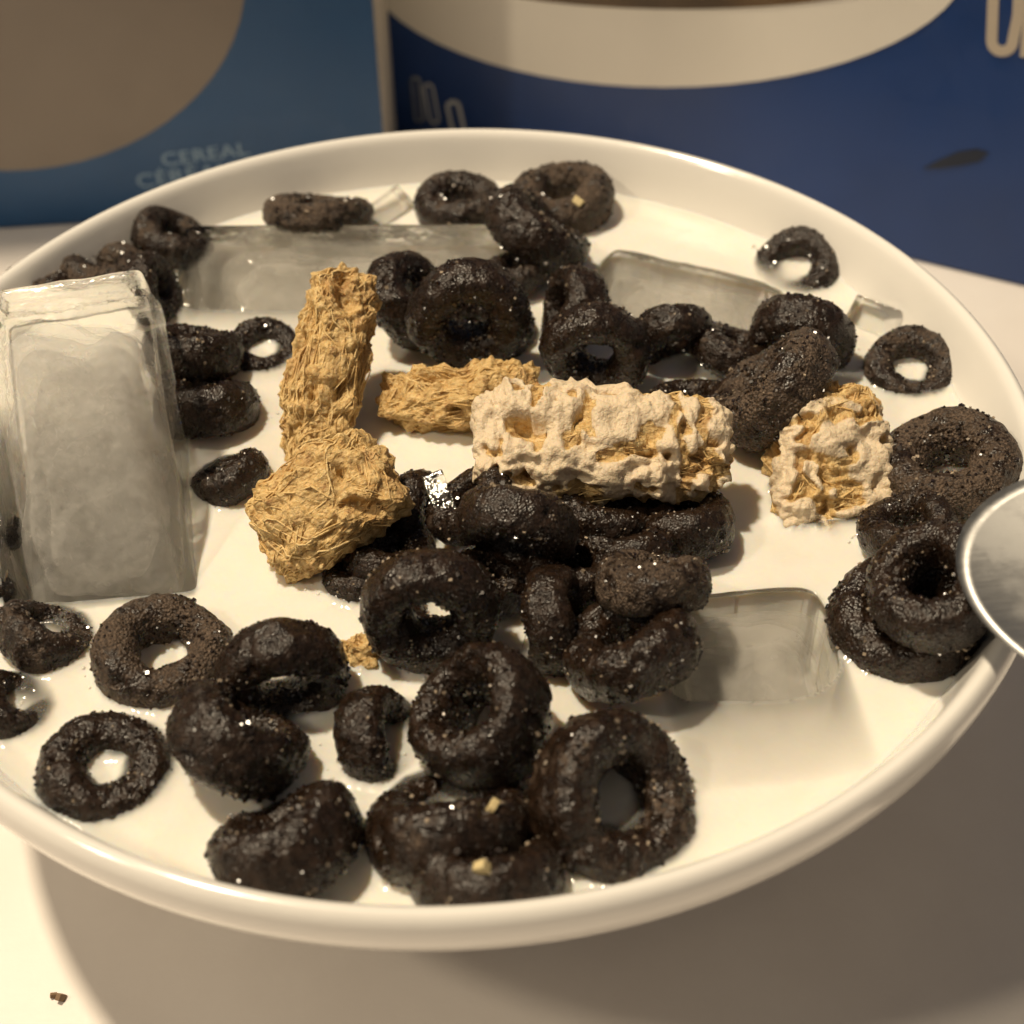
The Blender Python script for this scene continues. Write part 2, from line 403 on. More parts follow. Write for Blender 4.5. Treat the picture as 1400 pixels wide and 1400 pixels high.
# ------------------------------------------------------------------ cereal rings
NU, NV = 150, 64
CUBE_V = [(x, y, z) for x in (-1, 1) for y in (-1, 1) for z in (-1, 1)]
CUBE_F = [(0, 1, 3, 2), (4, 6, 7, 5), (0, 4, 5, 1), (2, 3, 7, 6), (0, 2, 6, 4), (1, 5, 7, 3)]
def ring_variant(k):
    rng = random.Random(100 + k)
    o1 = Vector((rng.uniform(-50, 50), rng.uniform(-50, 50), rng.uniform(-50, 50)))
    R0 = rng.uniform(.645, .69); r0 = 1 - R0; t0 = rng.uniform(.40, .49)
    ph = rng.uniform(0, 6.28); el = rng.uniform(-.05, .05); gr = rng.uniform(.35, 1.0)
    V = np.zeros((NU, NV, 3)); Nn = np.zeros((NU, NV, 3))
    for i in range(NU):
        u = 2 * math.pi * i / NU; cu, su = math.cos(u), math.sin(u)
        lw = noise.noise(Vector((cu * .9, su * .9, 0)) + o1); lt = noise.noise(Vector((cu * 1.1, su * 1.1, 5)) + o1)
        Rc = R0 * (1 + .07 * lw) * (1 + el * math.cos(2 * u + ph)); rr = r0 * (1 + .16 * lt); tt = t0 * (1 + .18 * lt)
        zz = .05 * math.sin(2 * u + ph)
        for j in range(NV):
            v = 2 * math.pi * j / NV; cv, sv = math.cos(v), math.sin(v)
            cs = math.copysign(abs(cv) ** .85, cv); ss = math.copysign(abs(sv) ** .85, sv)
            p = Vector(((Rc + rr * cs) * cu, (Rc + rr * cs) * su, zz + tt * ss))
            nrm = Vector((cv * cu, cv * su, sv))
            q = p + o1
            d = .032 * noise.noise(q * 2.6) + .022 * noise.noise(q * 6.5)
            f = noise.voronoi(q * 8.5)[0]
            d += gr * (.5 - f[0]) * .042 + gr * .014 * noise.noise(q * 19)
            pit = noise.noise(q * 3.4 + Vector((9, 0, 0)))
            if pit > .42: d -= (pit - .42) * .22
            V[i, j] = p + nrm * d; Nn[i, j] = nrm
    faces = [(i * NV + j, ((i + 1) % NU) * NV + j, ((i + 1) % NU) * NV + (j + 1) % NV, i * NV + (j + 1) % NV) for i in range(NU) for j in range(NV)]
    me = mesh('cereal_ring', V.reshape(-1, 3), faces, MT['cereal'])
    # grains of sugar stuck on it
    gv, gf, tone = [], [], []
    n = 0
    while n < 520:
        i, j = rng.randrange(NU), rng.randrange(NV)
        p = Vector(V[i, j]); nrm = Vector(Nn[i, j])
        if noise.noise(p * 2.3 + o1 * 2) < rng.uniform(-.30, .42): continue
        s = rng.uniform(.011, .023) * (1.5 if rng.random() < .08 else 1)
        ax = Vector((rng.gauss(0, 1), rng.gauss(0, 1), rng.gauss(0, 1))).normalized(); rot = Matrix.Rotation(rng.uniform(0, 6), 3, ax)
        sx, sy, sz = (s * rng.uniform(.65, 1.2) for _ in range(3))
        b = len(gv); t = rng.random()
        for q in CUBE_V:
            gv.append(p + nrm * s * .1 + rot @ Vector((q[0] * sx, q[1] * sy, q[2] * sz))); tone.append(t)
        gf += [tuple(b + x for x in f) for f in CUBE_F]
        n += 1
    gm = mesh('sugar_grains', gv, gf, MT['grain'], False)
    a = gm.attributes.new('tone', 'FLOAT', 'POINT'); a.data.foreach_set('value', tone)
    return me, gm, V[::5, ::4].reshape(-1, 3), (NU // 5, NV // 4)
VAR = [ring_variant(k) for k in range(12)]
proxy_v, proxy_f = [], []
def add_proxy(P, faces):
    b = len(proxy_v); proxy_v.extend([tuple(p) for p in P]); proxy_f.extend([tuple(b + i for i in f) for f in faces])

def cereal_ring(cx, cy, h, a, ratio, ang, dry, label, thick=1.0, var=None, spin=None):
    if h < .5: h -= .06
    k = len(RINGS); var = (k * 5 + 3) % len(VAR) if var is None else var
    P = at(cx, cy, MILK + h); s = px_scale(P); R = a / s
    v = CAM - P; v /= np.linalg.norm(v)
    ir = rt - v * (rt @ v); ir /= np.linalg.norm(ir); iu = np.cross(v, ir)
    th = math.acos(max(-1, min(1, ratio))); A = math.radians(ang)
    n = math.cos(th) * v + math.sin(th) * (math.cos(A) * ir + math.sin(A) * iu); n /= np.linalg.norm(n)
    x = np.cross(n, [0.31, .52, .79]); x /= np.linalg.norm(x); y = np.cross(n, x)
    sp = k * 2.399 if spin is None else spin
    X = math.cos(sp) * x + math.sin(sp) * y; Y = np.cross(n, X)
    me, gm, pv, (nu, nv) = VAR[var]
    o = bpy.data.objects.new('cereal_ring', me); col.objects.link(o)
    mw = Matrix.Identity(4)
    for i in range(3): mw[i][0], mw[i][1], mw[i][2], mw[i][3] = X[i] * R * CM, Y[i] * R * CM, n[i] * R * thick * CM, P[i] * CM
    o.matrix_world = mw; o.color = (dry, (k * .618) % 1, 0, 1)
    tag(o, label, 'cereal ring', 'dark chocolate cereal rings in the milk')
    g = bpy.data.objects.new('sugar_grains', gm); col.objects.link(g); g.parent = o; g['kind'] = 'stuff'
    W = P + R * (pv[:, :1] * X + pv[:, 1:2] * Y + pv[:, 2:3] * n * thick)
    add_proxy(W, [(i * nv + j, ((i + 1) % nu) * nv + j, ((i + 1) % nu) * nv + (j + 1) % nv, i * nv + (j + 1) % nv) for i in range(nu) for j in range(nv)])
    RINGS.append(o); return o
RINGS = []
for spec in (
    # px, py, height, half width, openness, lean, dry, label
    (435, 291, .38, 75, .10, 90, .72, 'cereal ring seen edge-on lying alone behind the long ice slab', 0.66),
    (628, 281, .25, 62, .50, 90, .50, 'flat cereal ring by the back wall, left of the two side by side'),
    (769, 274, .30, 69, .55, 95, .74, 'dusty cereal ring with open hole nearest the back wall, right of its neighbour'),
    (733, 318, .55, 78, .14, 52, .36, 'tilted cereal ring leaning in front of the two rings at the back wall', 0.85),
    (237, 328, .30, 54, .45, 65, .52, 'cereal ring behind the left corner of the long ice slab'),
    (142, 372, .30, 60, .35, 95, .66, 'dusty cereal ring peeking over the top corner of the upright ice block'),
    (207, 396, .45, 52, .45, 15, .30, 'glossy cereal ring wedged between the upright ice block and the long slab'),
    (58, 394, .25, 52, .25, 95, .55, 'cereal ring mostly hidden behind the upright ice block, touching the bowl wall'),
    (262, 482, .42, 66, .18, 88, .38, 'upper of two edge-on cereal rings right beside the upright ice block', 1.0),
    (360, 484, .00, 54, .72, 85, .40, 'flat cereal ring with milk in its hole beside the standing golden biscuit'),
    (286, 556, .22, 72, .15, 92, .15, 'lower, half sunken edge-on cereal ring beside the upright ice block', 1.1),
    (316, 654, .12, 54, .18, 118, .30, 'half sunken cereal ring left of the lying golden biscuit'),
    (560, 412, .60, 70, .50, 25, .34, 'cereal ring directly behind the big upright ring, touching the standing biscuit'),
    (641, 431, .90, 84, .82, 268, .20, 'big cereal ring standing upright facing the camera behind the biscuits'),
    (706, 372, .35, 42, .40, 95, .50, 'small cereal ring peeking over the right shoulder of the big upright ring'),
    (783, 424, .50, 60, .35, 165, .28, 'cereal ring leaning between the big upright ring and its right neighbour'),
    (812, 480, .62, 74, .80, 262, .22, 'upright cereal ring just behind the frosted biscuit, hole facing the camera'),
    (917, 458, .45, 60, .35, 292, .38, 'roundish cereal ring in front of the right rear ice block'),
    (1000, 480, .30, 60, .30, 70, .40, 'crusty cereal ring between the roundish ring and the tilted ring', 0.9),
    (1098, 464, .45, 72, .60, 262, .25, 'dark upright cereal ring behind the dusty tilted ring'),
    (1060, 531, .75, 92, .26, 132, .68, 'dusty tilted cereal ring resting diagonally above the small frosted biscuit'),
    (1090, 373, -.02, 62, .86, 118, .30, 'hook shaped half sunken cereal ring at the right rear of the milk'),
    (1243, 508, .06, 64, .82, 70, .60, 'cereal ring with milk in its hole by the right bowl wall'),
    (1296, 642, .35, 96, .70, 100, .72, 'large dusty cereal ring above the spoon tip'),
    (1240, 722, .45, 66, .55, 100, .42, 'cereal ring squeezed between the large dusty ring and the pile by the spoon'),
    (1240, 848, .20, 108, .78, 92, .15, 'lower big glossy cereal ring of the pair left of the spoon'),
    (1274, 802, .95, 92, .82, 105, .32, 'upper cereal ring lying on a bigger one left of the spoon'),
    (60, 872, .10, 66, .40, 70, .52, 'cereal ring at the left bowl side below the upright ice block'),
    (225, 895, .18, 92, .82, 92, .72, 'dusty cereal ring with an open hole in front of the upright ice block'),
    (18, 968, .05, 62, .55, 60, .45, 'cereal ring cut by the left photo edge'),
    (145, 1058, .00, 92, .80, 88, .30, 'wet cereal ring with milk in its hole nearest the left front rim'),
    (385, 925, .45, 90, .70, 280, .24, 'arched cereal ring standing behind the dark tipped ring at left front'),
    (325, 1014, .45, 98, .22, 62, .34, 'dark tipped cereal ring showing its smooth side at left front', 1.12),
    (520, 1015, .05, 77, .55, 10, .10, 'sunken wet cereal ring left of the sparkling sugary ring'),
    (657, 977, .50, 99, .74, 145, .36, 'sparkling sugary cereal ring with an oval hole in the front middle', 1.3),
    (587, 836, .70, 94, .80, 268, .16, 'dark cereal ring facing the camera just above the sparkling sugary ring'),
    (708, 722, .85, 86, .32, 250, .36, 'crusty cereal ring under the left end of the frosted biscuit'),
    (645, 688, .75, 66, .42, 130, .42, 'cereal ring touching the clear ice shard below the frosted biscuit'),
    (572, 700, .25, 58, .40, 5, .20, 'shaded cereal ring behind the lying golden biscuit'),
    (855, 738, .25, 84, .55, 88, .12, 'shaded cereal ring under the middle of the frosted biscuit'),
    (757, 850, .40, 76, .15, 2, .30, 'edge-on upright cereal ring right of the second ice shard'),
    (862, 884, .50, 96, .55, 112, .28, 'lumpy cereal ring left of the sunken front ice block'),
    (893, 797, .80, 80, .12, 88, .66, 'dusty edge-on cereal ring on top of the lumpy ring'),
    (840, 1092, .26, 122, .84, 8, .46, 'large oval cereal ring with milk in its hole by the front rim'),
    (396, 1155, .26, 106, .20, 118, .20, 'big smooth cereal ring at the front rim, leftmost of three there', 1.15),
    (618, 1132, .12, 118, .30, 92, .38, 'long cereal ring behind the ring touching the front rim'),
    (664, 1203, .22, 104, .22, 88, .40, 'cereal ring with pale crumbs touching the middle of the front rim', 1.1),
    (-6, 722, .10, 40, .40, 60, .50, 'sliver of a cereal ring left of the upright ice block'),
    (-14, 806, .05, 34, .50, 90, .40, 'tiny sliver of a cereal ring below the other at the left photo edge'),
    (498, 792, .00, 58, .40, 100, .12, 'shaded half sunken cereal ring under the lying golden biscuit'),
    (930, 716, .30, 74, .40, 100, .15, 'added dark cereal ring deepening the shadow under the right end of the frosted biscuit'),  # added as dark mass where the biscuit's shadow falls
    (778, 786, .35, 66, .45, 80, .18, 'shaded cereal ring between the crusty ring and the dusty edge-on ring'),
    (655, 452, .15, 78, .50, 90, .12, 'added cereal ring darkening the hole of the big upright ring'),  # added behind the upright ring to make its hole look dark
    (604, 842, .00, 82, .60, 90, .12, 'added cereal ring darkening the hole of the dark ring facing the camera'),  # another added ring, darkens the hole in front of it
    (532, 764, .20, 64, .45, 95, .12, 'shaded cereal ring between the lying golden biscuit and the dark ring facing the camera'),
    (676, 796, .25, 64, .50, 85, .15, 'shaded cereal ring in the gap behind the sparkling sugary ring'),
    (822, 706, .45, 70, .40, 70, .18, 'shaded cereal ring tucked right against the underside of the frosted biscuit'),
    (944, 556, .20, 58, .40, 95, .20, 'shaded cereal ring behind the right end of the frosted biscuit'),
):
    cereal_ring(*spec)

# ------------------------------------------------------------------ shredded wheat biscuits
def frame(p0, p1, facing, roll):
    x = p1 - p0; L = np.linalg.norm(x); x = x / L
    z = facing - x * (facing @ x); z /= np.linalg.norm(z); y = np.cross(z, x)
    c, s = math.cos(roll), math.sin(roll)
    return (p0 + p1) / 2, x, c * y + s * z, c * z - s * y, L
def biscuit(a, b, width, thick, label, frost=0.0, roll=0.0, seed=1, taper=0.0):
    C, X, Y, Z, L = frame(at(a[0], a[1], MILK + a[2]), at(b[0], b[1], MILK + b[2]), -fw, roll)
    nu, nv = 230, 150; off = Vector((seed * 13.7, seed * 7.3, seed * 3.1))
    V = np.zeros((nu + 1, nv, 3)); fr = np.zeros((nu + 1, nv))
    for i in range(nu + 1):
        la = -math.pi / 2 + math.pi * i / nu
        cx = math.copysign(abs(math.sin(la)) ** .62, math.sin(la)); cr = abs(math.cos(la)) ** .42
        tp = 1 + taper * cx
        for j in range(nv):
            lo = 2 * math.pi * j / nv
            cy = math.copysign(abs(math.cos(lo)) ** .62, math.cos(lo)); sz = math.copysign(abs(math.sin(lo)) ** .72, math.sin(lo))
            p = Vector((cx * L / 2, cr * cy * width / 2 * tp, cr * sz * thick / 2 * (1 - .30 * abs(cx) ** 3)))
            nrm = Vector((p.x / (L / 2) ** 2, p.y / (width / 2) ** 2, p.z / (thick / 2) ** 2)); nrm.normalize()
            q = p + off
            big = noise.noise(q * 1.15); w1 = noise.noise(q * 2.1); w2 = noise.noise(q * 2.1 + Vector((5, 9, 2)))
            # shreds: broken ridges running along the biscuit, lumps and pits
            lay = noise.noise(q * 1.4 + Vector((3, 3, 8)))
            sk = p.x * (.35 if lay > 0 else -.30)
            an = Vector((q.x * 2.0, (q.y + sk) * 5.2, (q.z + sk) * 5.2)) + Vector((w1, w2, w1)) * .8
            rg = noise.ridged_multi_fractal(an, .9, 2.1, 3, 1.0, 2.0)
            vd = noise.voronoi(q * 4.6 + Vector((w1, w2, 0)) * .5)[0]
            v3 = noise.voronoi(q * 9.5 + Vector((w2, w1, 0)) * .6)[0]
            d = .105 * big + .06 * w1 + .020 * min(rg, 2.2) - .04 + (.45 - vd[0]) * .17 + (.45 - v3[0]) * .085 + .022 * noise.noise(q * 17)
            gap = noise.noise(Vector((q.x * 2.2, q.y * 3.4, q.z * 3.4)) + Vector((0, 4, 0)))
            if gap > .20: d -= (gap - .20) * .50
            f = 0.0
            if frost:
                fc = frost - .50 + .75 * p.z / (thick / 2) + .8 * noise.noise(q * 1.3 + Vector((7, 7, 7))) - .30 * cx
                hn = noise.noise(q * 2.9 + Vector((w2, w1, 0)) * .5) + .55 * noise.noise(q * 6.3)
                hole = max(0.0, min(1.0, (.36 - hn) / .22))
                streak = max(0.0, min(1.0, (cx - .15) * 2.2)) * max(0.0, math.sin(p.x * 15 + 2.5 * w1 + p.y * 2))
                f = max(0.0, min(1.0, fc * 1.6)) * hole * (1 - .9 * streak)
                d = d * (1 - .35 * f) + f * (.055 + .050 * noise.noise(q * 3.4)) - .060 * (1 - hole)
            V[i, j] = p + nrm * d; fr[i, j] = f
    faces = [(i * nv + j, (i + 1) * nv + j, (i + 1) * nv + (j + 1) % nv, i * nv + (j + 1) % nv) for i in range(nu) for j in range(nv)]
    me = mesh('wheat_biscuit', V.reshape(-1, 3), faces, MT['wheat'])
    at_ = me.attributes.new('frost', 'FLOAT', 'POINT'); at_.data.foreach_set('value', fr.reshape(-1))
    o = bpy.data.objects.new('wheat_biscuit', me); col.objects.link(o)
    mw = Matrix.Identity(4)
    for i in range(3): mw[i][0], mw[i][1], mw[i][2], mw[i][3] = X[i] * CM, Y[i] * CM, Z[i] * CM, C[i] * CM
    o.matrix_world = mw; tag(o, label, 'biscuit', 'shredded wheat biscuits in the bowl')
    # woven shreds all over the crust
    rng = random.Random(seed); sv, sf, tn = [], [], []
    for _ in range(int(520 * min(L / 2.5, 1.4))):
        n = rng.randrange(20, 70); i0 = rng.randrange(-20, nu - 25); j0 = rng.uniform(0, nv); dj = rng.choice((-1, 1)) * rng.uniform(.08, .55); r = rng.uniform(.007, .016)
        ph = rng.uniform(0, 6); am = rng.uniform(1.0, 3.5); lift = rng.uniform(-.012, .008); tone = rng.random()
        pts = []
        for k in range(0, n, 5):
            i = i0 + k
            if i < 4 or i > nu - 4: continue
            j = int(j0 + dj * k + am * math.sin(k * .13 + ph)) % nv
            if frost and fr[i, j] > .55: 
                if len(pts) > 2: break
                pts = []; continue
            p = Vector(V[i, j]); nn = Vector((p.x * .12, p.y / (width / 2) ** 2, p.z / (thick / 2) ** 2)).normalized()
            pts.append((p + nn * (lift + .010 * math.sin(k * .21 + ph * 2)), nn))
        if len(pts) < 3: continue
        b0 = len(sv)
        for k, (p, nn) in enumerate(pts):
            tg = (pts[min(k + 1, len(pts) - 1)][0] - pts[max(k - 1, 0)][0]).normalized(); bn = tg.cross(nn)
            e = r * (.45 if k in (0, len(pts) - 1) else 1)
            for q in range(5):
                A = 2 * math.pi * q / 5; sv.append(p + nn * e * math.cos(A) + bn * e * math.sin(A)); tn.append(tone)
        for k in range(len(pts) - 1):
            for q in range(5): sf.append((b0 + k * 5 + q, b0 + k * 5 + (q + 1) % 5, b0 + k * 5 + 5 + (q + 1) % 5, b0 + k * 5 + 5 + q))
    sm = mesh('shreds', sv, sf, MT['shred']); at_ = sm.attributes.new('tone', 'FLOAT', 'POINT'); at_.data.foreach_set('value', tn)
    so = link('shreds', sm, o); so['kind'] = 'stuff'
    s_ = V[::8, ::6]; n0, n1 = s_.shape[:2]; Q = s_.reshape(-1, 3)
    add_proxy(C + Q[:, :1] * X + Q[:, 1:2] * Y + Q[:, 2:3] * Z, [(i * n1 + j, (i + 1) * n1 + j, (i + 1) * n1 + (j + 1) % n1, i * n1 + (j + 1) % n1) for i in range(n0 - 1) for j in range(n1)])
    return o
biscuit((420, 650, -.1), (474, 372, 1.75), 1.12, .92, 'golden shredded wheat biscuit standing on end', roll=.25, seed=1, taper=.08)
biscuit((366, 752, .15), (532, 630, 1.25), 1.42, 1.15, 'golden shredded wheat biscuit lying at the foot of the standing one', roll=-.25, seed=2)
biscuit((520, 548, .25), (738, 540, .45), 1.05, .95, 'plain shredded wheat biscuit half hidden behind the large frosted one', roll=-.3, seed=3)
biscuit((646, 602, 1.20), (1002, 614, .95), 1.55, 1.05, 'large white frosted shredded wheat biscuit in the middle of the bowl', frost=.95, roll=-.35, seed=4, taper=-.10)
biscuit((1150, 745, -.45), (1122, 528, .85), 1.75, 1.15, 'smaller frosted shredded wheat biscuit dipping into the milk at right', frost=.62, roll=.2, seed=5, taper=-.24)
biscuit((472, 905, -.05), (512, 880, .05), .55, .45, 'small golden wheat fragment floating between the dark rings at front', seed=6)

# ------------------------------------------------------------------ ice
ice_v, ice_f = [], []
def rounded_block(L, w, t, n=14, e=18, seed=0, rough=.03, taper=0.0):
    V, Fc, idx = [], [], {}
    def vert(a, b, c):
        k = (a, b, c)
        if k not in idx:
            p = np.array([a, b, c], float) * 2 / n - 1
            q = np.sin(p * math.pi / 2 * .96) / math.sin(math.pi / 2 * .96)
            r = (np.abs(q) ** e).sum() ** (1 / e); q = q / r; q[1:] *= 1 - taper * q[0]
            q = q * np.array([L, w, t]) / 2
            d = rough * noise.noise(Vector(q) * 1.1 + Vector((seed * 5.1, 0, 0))) + rough * .4 * noise.noise(Vector(q) * 3 + Vector((seed, 3, 0)))
            idx[k] = len(V); V.append(q * (1 + d))
        return idx[k]
    for s in (0, n):
        for i in range(n):
            for j in range(n):
                f = lambda m: [vert(*m(i, j)), vert(*m(i + 1, j)), vert(*m(i + 1, j + 1)), vert(*m(i, j + 1))]
                for m in (lambda a, b: (s, a, b), lambda a, b: (b, s, a), lambda a, b: (a, b, s)):
                    q = f(m); Fc.append(tuple(q if s else q[::-1]))
    return V, Fc
def ice_block(a, b, w, t, label, roll=0.0, seed=1, name='ice_block', core=None, facing=None, core_mat='cloud', block_milk=True, cx=0.0, push=0.0, e=28, rough=.022, taper=0.0):
    C, X, Y, Z, L = frame(at(a[0], a[1], MILK + a[2]), at(b[0], b[1], MILK + b[2]), -fw if facing is None else np.array(facing, float), roll)
    C = C - Z * push
    V, Fc = rounded_block(L, w, t, n=22, seed=seed, e=e, rough=rough, taper=taper)
    o = bpy.data.objects.new(name, mesh(name, V, Fc, MT['ice'])); col.objects.link(o)
    mw = Matrix.Identity(4)
    for i in range(3): mw[i][0], mw[i][1], mw[i][2], mw[i][3] = X[i] * CM, Y[i] * CM, Z[i] * CM, C[i] * CM
    o.matrix_world = mw; tag(o, label, 'ice', 'pieces of ice in the milk')
    if core:
        for k, g in enumerate((1.0, .90, .78, .64)):
            cv, cf = rounded_block(L * core[0] * (g + .02), w * core[1] * g, t * core[2] * g, n=18, seed=seed + 9 + k, rough=.16, e=5, taper=taper)
            cv = [np.array(v) + np.array([cx * L, 0, 0]) for v in cv]
            co = link('cloudy_core', mesh('cloudy_core', cv, cf, MT[core_mat]), o); co.color = ((.35, .55, .85, 1.2)[k], 0, 0, 1)
    if block_milk:
        b0 = len(ice_v); Q = np.array(V); ice_v.extend(map(tuple, C + Q[:, :1] * X + Q[:, 1:2] * Y + Q[:, 2:3] * Z)); ice_f.extend(tuple(b0 + i for i in f) for f in Fc)
    return o
ice_block((150, 850, -.5), (88, 392, 2.35), 2.35, 1.9, 'large upright block of cloudy ice leaning on the left rim', roll=.10, seed=1, core=(.90, .90, .86), cx=-.05, push=.55, taper=.05)
ice_block((240, 392, .06), (705, 390, .06), 2.4, 1.5, 'long slab of clear ice lying in the milk at the back', seed=2, core=(.97, .95, .9), core_mat='cloud2', facing=(0, -.34, 1), push=.62)
ice_block((802, 385, 0.0), (1062, 452, -.05), 1.9, 1.5, 'clear ice block sunk in the milk at the right rear', seed=3, core=(.96, .95, .9), core_mat='cloud2', facing=(0.05, -.22, 1), push=.62, e=10, rough=.06)
ice_block((905, 950, .0), (1165, 925, .0), 3.0, 1.5, 'sunken ice block in front, left of the ring pair by the spoon', seed=4, core=(.96, .95, .9), core_mat='cloud2', facing=(0.05, -.15, 1), push=.72, e=9, rough=.022)
ice_block((592, 650, .95), (612, 705, .75), .28, .18, 'tiny clear ice shard between dark rings below the frosted biscuit', seed=5, name='ice_shard', block_milk=False)
ice_block((712, 815, .75), (690, 893, .35), .38, .22, 'thin clear ice shard standing between two dark rings in the middle', seed=6, name='ice_shard', block_milk=False)
ice_block((512, 300, .02), (552, 270, .10), .45, .3, 'small clear ice chip floating by the back wall', seed=7, name='ice_chip')
ice_block((1165, 425, .02), (1225, 448, .05), .5, .3, 'small clear ice chip floating near the right rear wall', seed=8, name='ice_chip')

# ------------------------------------------------------------------ the milk
N = 440; H = 7.62
gx = np.linspace(-H, H, N); GX, GY = np.meshgrid(gx, gx, indexing='ij')
inside_r = GX ** 2 + GY ** 2 < (H + .02) ** 2
bvh = BVHTree.FromPolygons(proxy_v, proxy_f); ibvh = BVHTree.FromPolygons(ice_v, ice_f)
cover = np.ones((N, N)); solid = np.zeros((N, N), bool); icy = np.zeros((N, N), bool); zb = np.full((N, N), MILK)
dn = Vector((0, 0, -1)); upv = Vector((0, 0, 1))
for i in range(N):
    for j in range(N):
        if not inside_r[i, j]: continue
        x, y = gx[i], gx[j]
        loc, nrm, fi, d = bvh.ray_cast(Vector((x, y, MILK)), dn, 1.2)
        if loc is not None:
            if nrm.z < 0: solid[i, j] = True; cover[i, j] = .10
            else: cover[i, j] = 1 - math.exp(-(d + .010) / .12)
        l2 = ibvh.ray_cast(Vector((x, y, MILK - 3.5)), upv, 9)[0]
        if l2 is not None and l2.z < MILK:
            top = ibvh.ray_cast(Vector((x, y, MILK + 6)), dn, 12)[0]
            if top.z > MILK: icy[i, j] = True; zb[i, j] = l2.z - .03; cover[i, j] = 1.0
            else: cover[i, j] = min(cover[i, j], 1 - math.exp(-(MILK - top.z + .02) / .13))
step = gx[1] - gx[0]
for _ in range(2):
    c1 = (np.roll(cover, 1, 0) + np.roll(cover, -1, 0) + np.roll(cover, 1, 1) + np.roll(cover, -1, 1)) / 4
    cover = np.where(icy, 1.0, .5 * cover + .5 * c1)
dist = np.where(solid, 0.0, 9.0)
for _ in range(14):
    for dx, dy in ((1, 0), (-1, 0), (0, 1), (0, -1), (1, 1), (1, -1), (-1, 1), (-1, -1)):
        dist = np.minimum(dist, np.roll(np.roll(dist, dx, 0), dy, 1) + step * math.hypot(dx, dy))
men = .075 * np.exp(-dist / .085)
rr = np.sqrt(GX ** 2 + GY ** 2); men += .06 * np.exp(-np.maximum(7.45 - rr, 0) / .09)
Zm = np.where(icy, zb, MILK + np.where(solid, .075, men))
for i in range(N):
    for j in range(N):
        if inside_r[i, j] and not icy[i, j]: Zm[i, j] += .010 * noise.noise(Vector((gx[i] * .7, gx[j] * .7, 3)))
idx = -np.ones((N, N), int); idx[inside_r] = np.arange(inside_r.sum())
def in_ice(x, y):
    l2 = ibvh.ray_cast(Vector((x, y, MILK - 3.5)), upv, 9)[0]
    if l2 is None or l2.z >= MILK: return False
    return ibvh.ray_cast(Vector((x, y, MILK + 6)), dn, 12)[0].z > MILK
GX = GX.copy(); GY = GY.copy()
near = np.zeros((N, N), bool)
for dx, dy in ((1, 0), (-1, 0), (0, 1), (0, -1), (1, 1), (1, -1), (-1, 1), (-1, -1)): near |= np.roll(np.roll(icy, dx, 0), dy, 1)
for i, j in zip(*np.where(near & ~icy & inside_r)):
    for dx, dy in ((1, 0), (-1, 0), (0, 1), (0, -1), (1, 1), (1, -1), (-1, 1), (-1, -1)):
        if icy[i + dx, j + dy]:
            lo, hi = 0.0, 1.0
            for _ in range(6):
                md = (lo + hi) / 2
                if in_ice(gx[i] + dx * step * md, gx[j] + dy * step * md): hi = md
                else: lo = md
            GX[i, j] += dx * step * lo; GY[i, j] += dy * step * lo; break
verts = np.stack([GX[inside_r], GY[inside_r], Zm[inside_r]], 1)
ok = inside_r[:-1, :-1] & inside_r[1:, :-1] & inside_r[1:, 1:] & inside_r[:-1, 1:]
faces = np.stack([idx[:-1, :-1][ok], idx[1:, :-1][ok], idx[1:, 1:][ok], idx[:-1, 1:][ok]], 1)
me = mesh('milk', verts.tolist(), faces.tolist(), MT['milk'])
a_ = me.attributes.new('cover', 'FLOAT', 'POINT'); a_.data.foreach_set('value', cover[inside_r])
milk = link('milk', me); 
rng = random.Random(8); bv, bf = [], []
cand = np.argwhere((dist > .05) & (dist < .22) & inside_r & ~icy & (rr < 7.35))
for _ in range(70):
    i, j = cand[rng.randrange(len(cand))]; c0 = np.array([gx[i], gx[j], Zm[i, j] - .004])
    for _k in range(rng.choice((1, 1, 2, 3))):
        r = rng.uniform(.012, .034); c = c0 + np.array([rng.gauss(0, .05), rng.gauss(0, .05), 0]); b0 = len(bv)
        for a in range(5):
            for k in range(8): bv.append((c[0] + r * math.cos(a * .31) * math.cos(k * .7854), c[1] + r * math.cos(a * .31) * math.sin(k * .7854), c[2] + r * .8 * math.sin(a * .31)))
        bv.append((c[0], c[1], c[2] + r * .8))
        bf += [(b0 + a * 8 + k, b0 + a * 8 + (k + 1) % 8, b0 + a * 8 + 8 + (k + 1) % 8, b0 + a * 8 + 8 + k) for a in range(4) for k in range(8)]
        bf += [(b0 + 32 + k, b0 + 32 + (k + 1) % 8, b0 + 40) for k in range(8)]
bub = link('bubbles', mesh('bubbles', bv, bf, MT['bubble']), milk); bub['kind'] = 'stuff'
tag(milk, 'pale creamy milk filling the white bowl almost to its rim', 'milk')

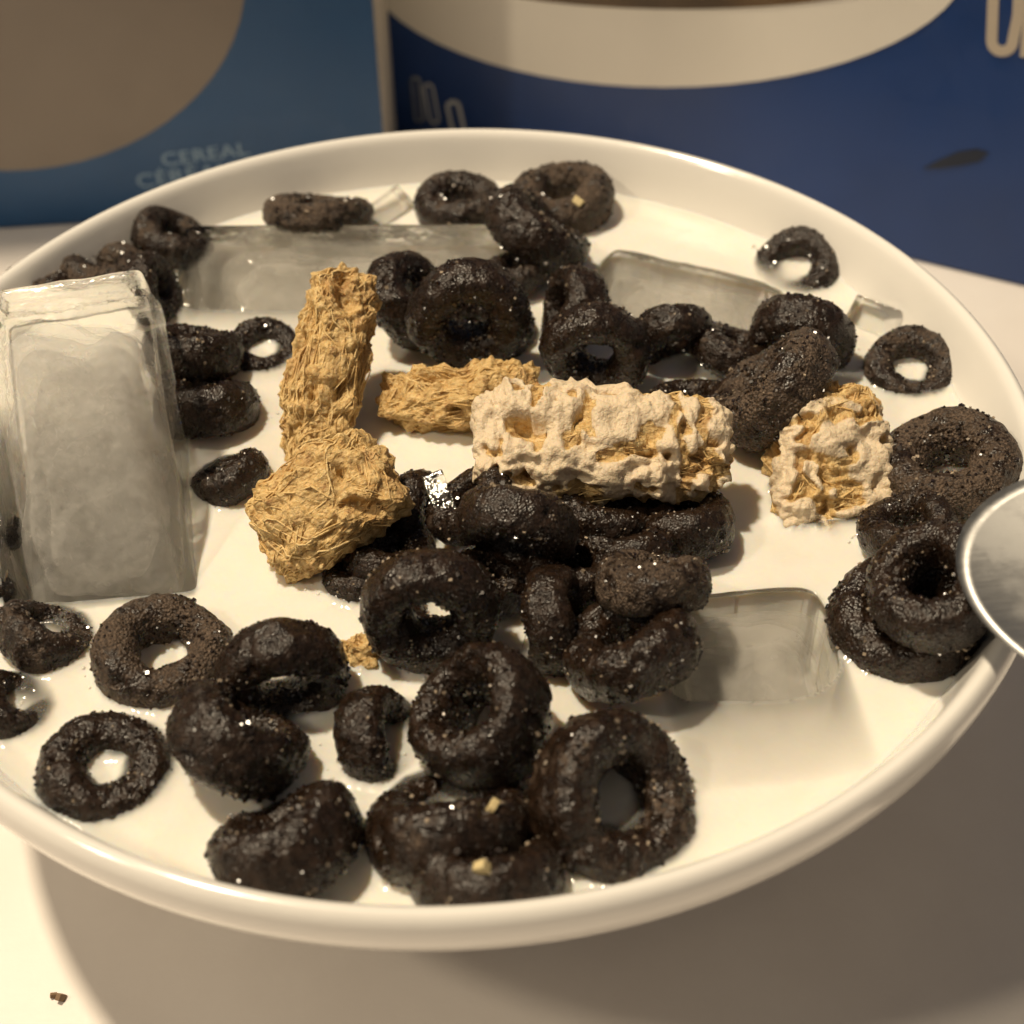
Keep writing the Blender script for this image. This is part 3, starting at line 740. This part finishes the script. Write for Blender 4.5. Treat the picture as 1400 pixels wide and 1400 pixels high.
# ------------------------------------------------------------------ the spoon
def spoon():
    tip = at(1316, 722, MILK + 1.85); d = np.array([.74, -.60, .16]); d /= np.linalg.norm(d)
    a, b, dep, th = 3.2, 1.58, .42, .05
    C = tip + d * a
    root = empty('spoon', C); tag(root, 'steel spoon with its tip resting over the right rim', 'spoon')
    X = d; Yv = np.cross([0, 0, 1.0], X); Yv /= np.linalg.norm(Yv); Z = np.cross(X, Yv)
    ro = math.radians(18); Y2 = math.cos(ro) * Yv + math.sin(ro) * Z; Z2 = np.cross(X, Y2)
    T = lambda p: X * p[0] + Y2 * p[1] + Z2 * p[2]
    nr, na = 18, 96; V, Fc = [], []
    for side in (0, 1):
        for i in range(nr + 1):
            rho = i / nr
            for k in range(na):
                A = 2 * math.pi * k / na; wd = b * (1 - .16 * math.cos(A))
                x, y = a * rho * math.cos(A), wd * rho * math.sin(A)
                z = dep * (rho ** 1.9 - 1) - (0 if side == 0 else th * (1.0 - .45 * rho ** 6))
                V.append(T((x, y, z)))
    for side in (0, 1):
        o = side * (nr + 1) * na
        for i in range(nr):
            for k in range(na):
                k2 = (k + 1) % na; q = (o + i * na + k, o + (i + 1) * na + k, o + (i + 1) * na + k2, o + i * na + k2)
                Fc.append(q if side == 0 else q[::-1])
    o2 = (nr + 1) * na
    for k in range(na):
        k2 = (k + 1) % na; Fc.append((nr * na + k, o2 + nr * na + k, o2 + nr * na + k2, nr * na + k2))
    link('spoon_bowl', mesh('spoon_bowl', V, Fc, MT['steel']), root)
    V, Fc = [], []; n = 40
    for i in range(n + 1):
        t = i / n; x = a * .90 + 12.5 * t; w = .95 * math.exp(-t * 9) + .42 + .55 * t ** 2.5; z = -.06 + .9 * math.sin(t * 2.2) * .9; h = .09 + .05 * math.exp(-t * 4)
        for q in range(12):
            A = 2 * math.pi * q / 12; V.append(T((x, w * .5 * math.copysign(abs(math.cos(A)) ** .6, math.cos(A)), z + h * math.sin(A))))
    for i in range(n):
        for q in range(12): Fc.append((i * 12 + q, i * 12 + (q + 1) % 12, (i + 1) * 12 + (q + 1) % 12, (i + 1) * 12 + q))
    Fc += [tuple(range(11, -1, -1)), tuple(n * 12 + q for q in range(12))]
    link('handle', mesh('handle', V, Fc, MT['steel']), root)
spoon()

# ------------------------------------------------------------------ crumbs
def crumb(P, s, label, mat, seed):
    V, Fc = rounded_block(s, s * .7, s * .55, n=5, seed=seed, rough=.55)
    o = link('crumb', mesh('crumb', V, Fc, mat), None, P); o.rotation_euler = (seed * .4, seed * .7, seed * 1.3)
    tag(o, label, 'crumb', 'loose crumbs'); return o
crumb(at(83, 1364, .05), .16, 'brown crumb on the table at the lower left', MT['crumb_d'], 3)
crumb(at(73, 1361, .04), .10, 'smaller brown speck beside the crumb on the table', MT['crumb_d'], 5)

def on_scene(px, py):                     # first ring or biscuit along the line of sight
    d = ray(px, py); loc = bvh.ray_cast(Vector(CAM), Vector(d).normalized(), 60)[0]
    return None if loc is None else np.array(loc)
for i, (px, py, s, lab) in enumerate(((492, 1206, .15, 'pale yellow crumb on the big smooth ring at the front rim'),
                                      (660, 1188, .20, 'pale yellow crumb on the ring touching the middle of the front rim'),
                                      (673, 1102, .16, 'tan crumb on the long cereal ring at the front'),
                                      (790, 276, .17, 'cream crumb on the dusty ring nearest the back wall'))):
    P = on_scene(px, py)
    if P is not None: crumb(P, s, lab, MT['crumb'], i + 11)
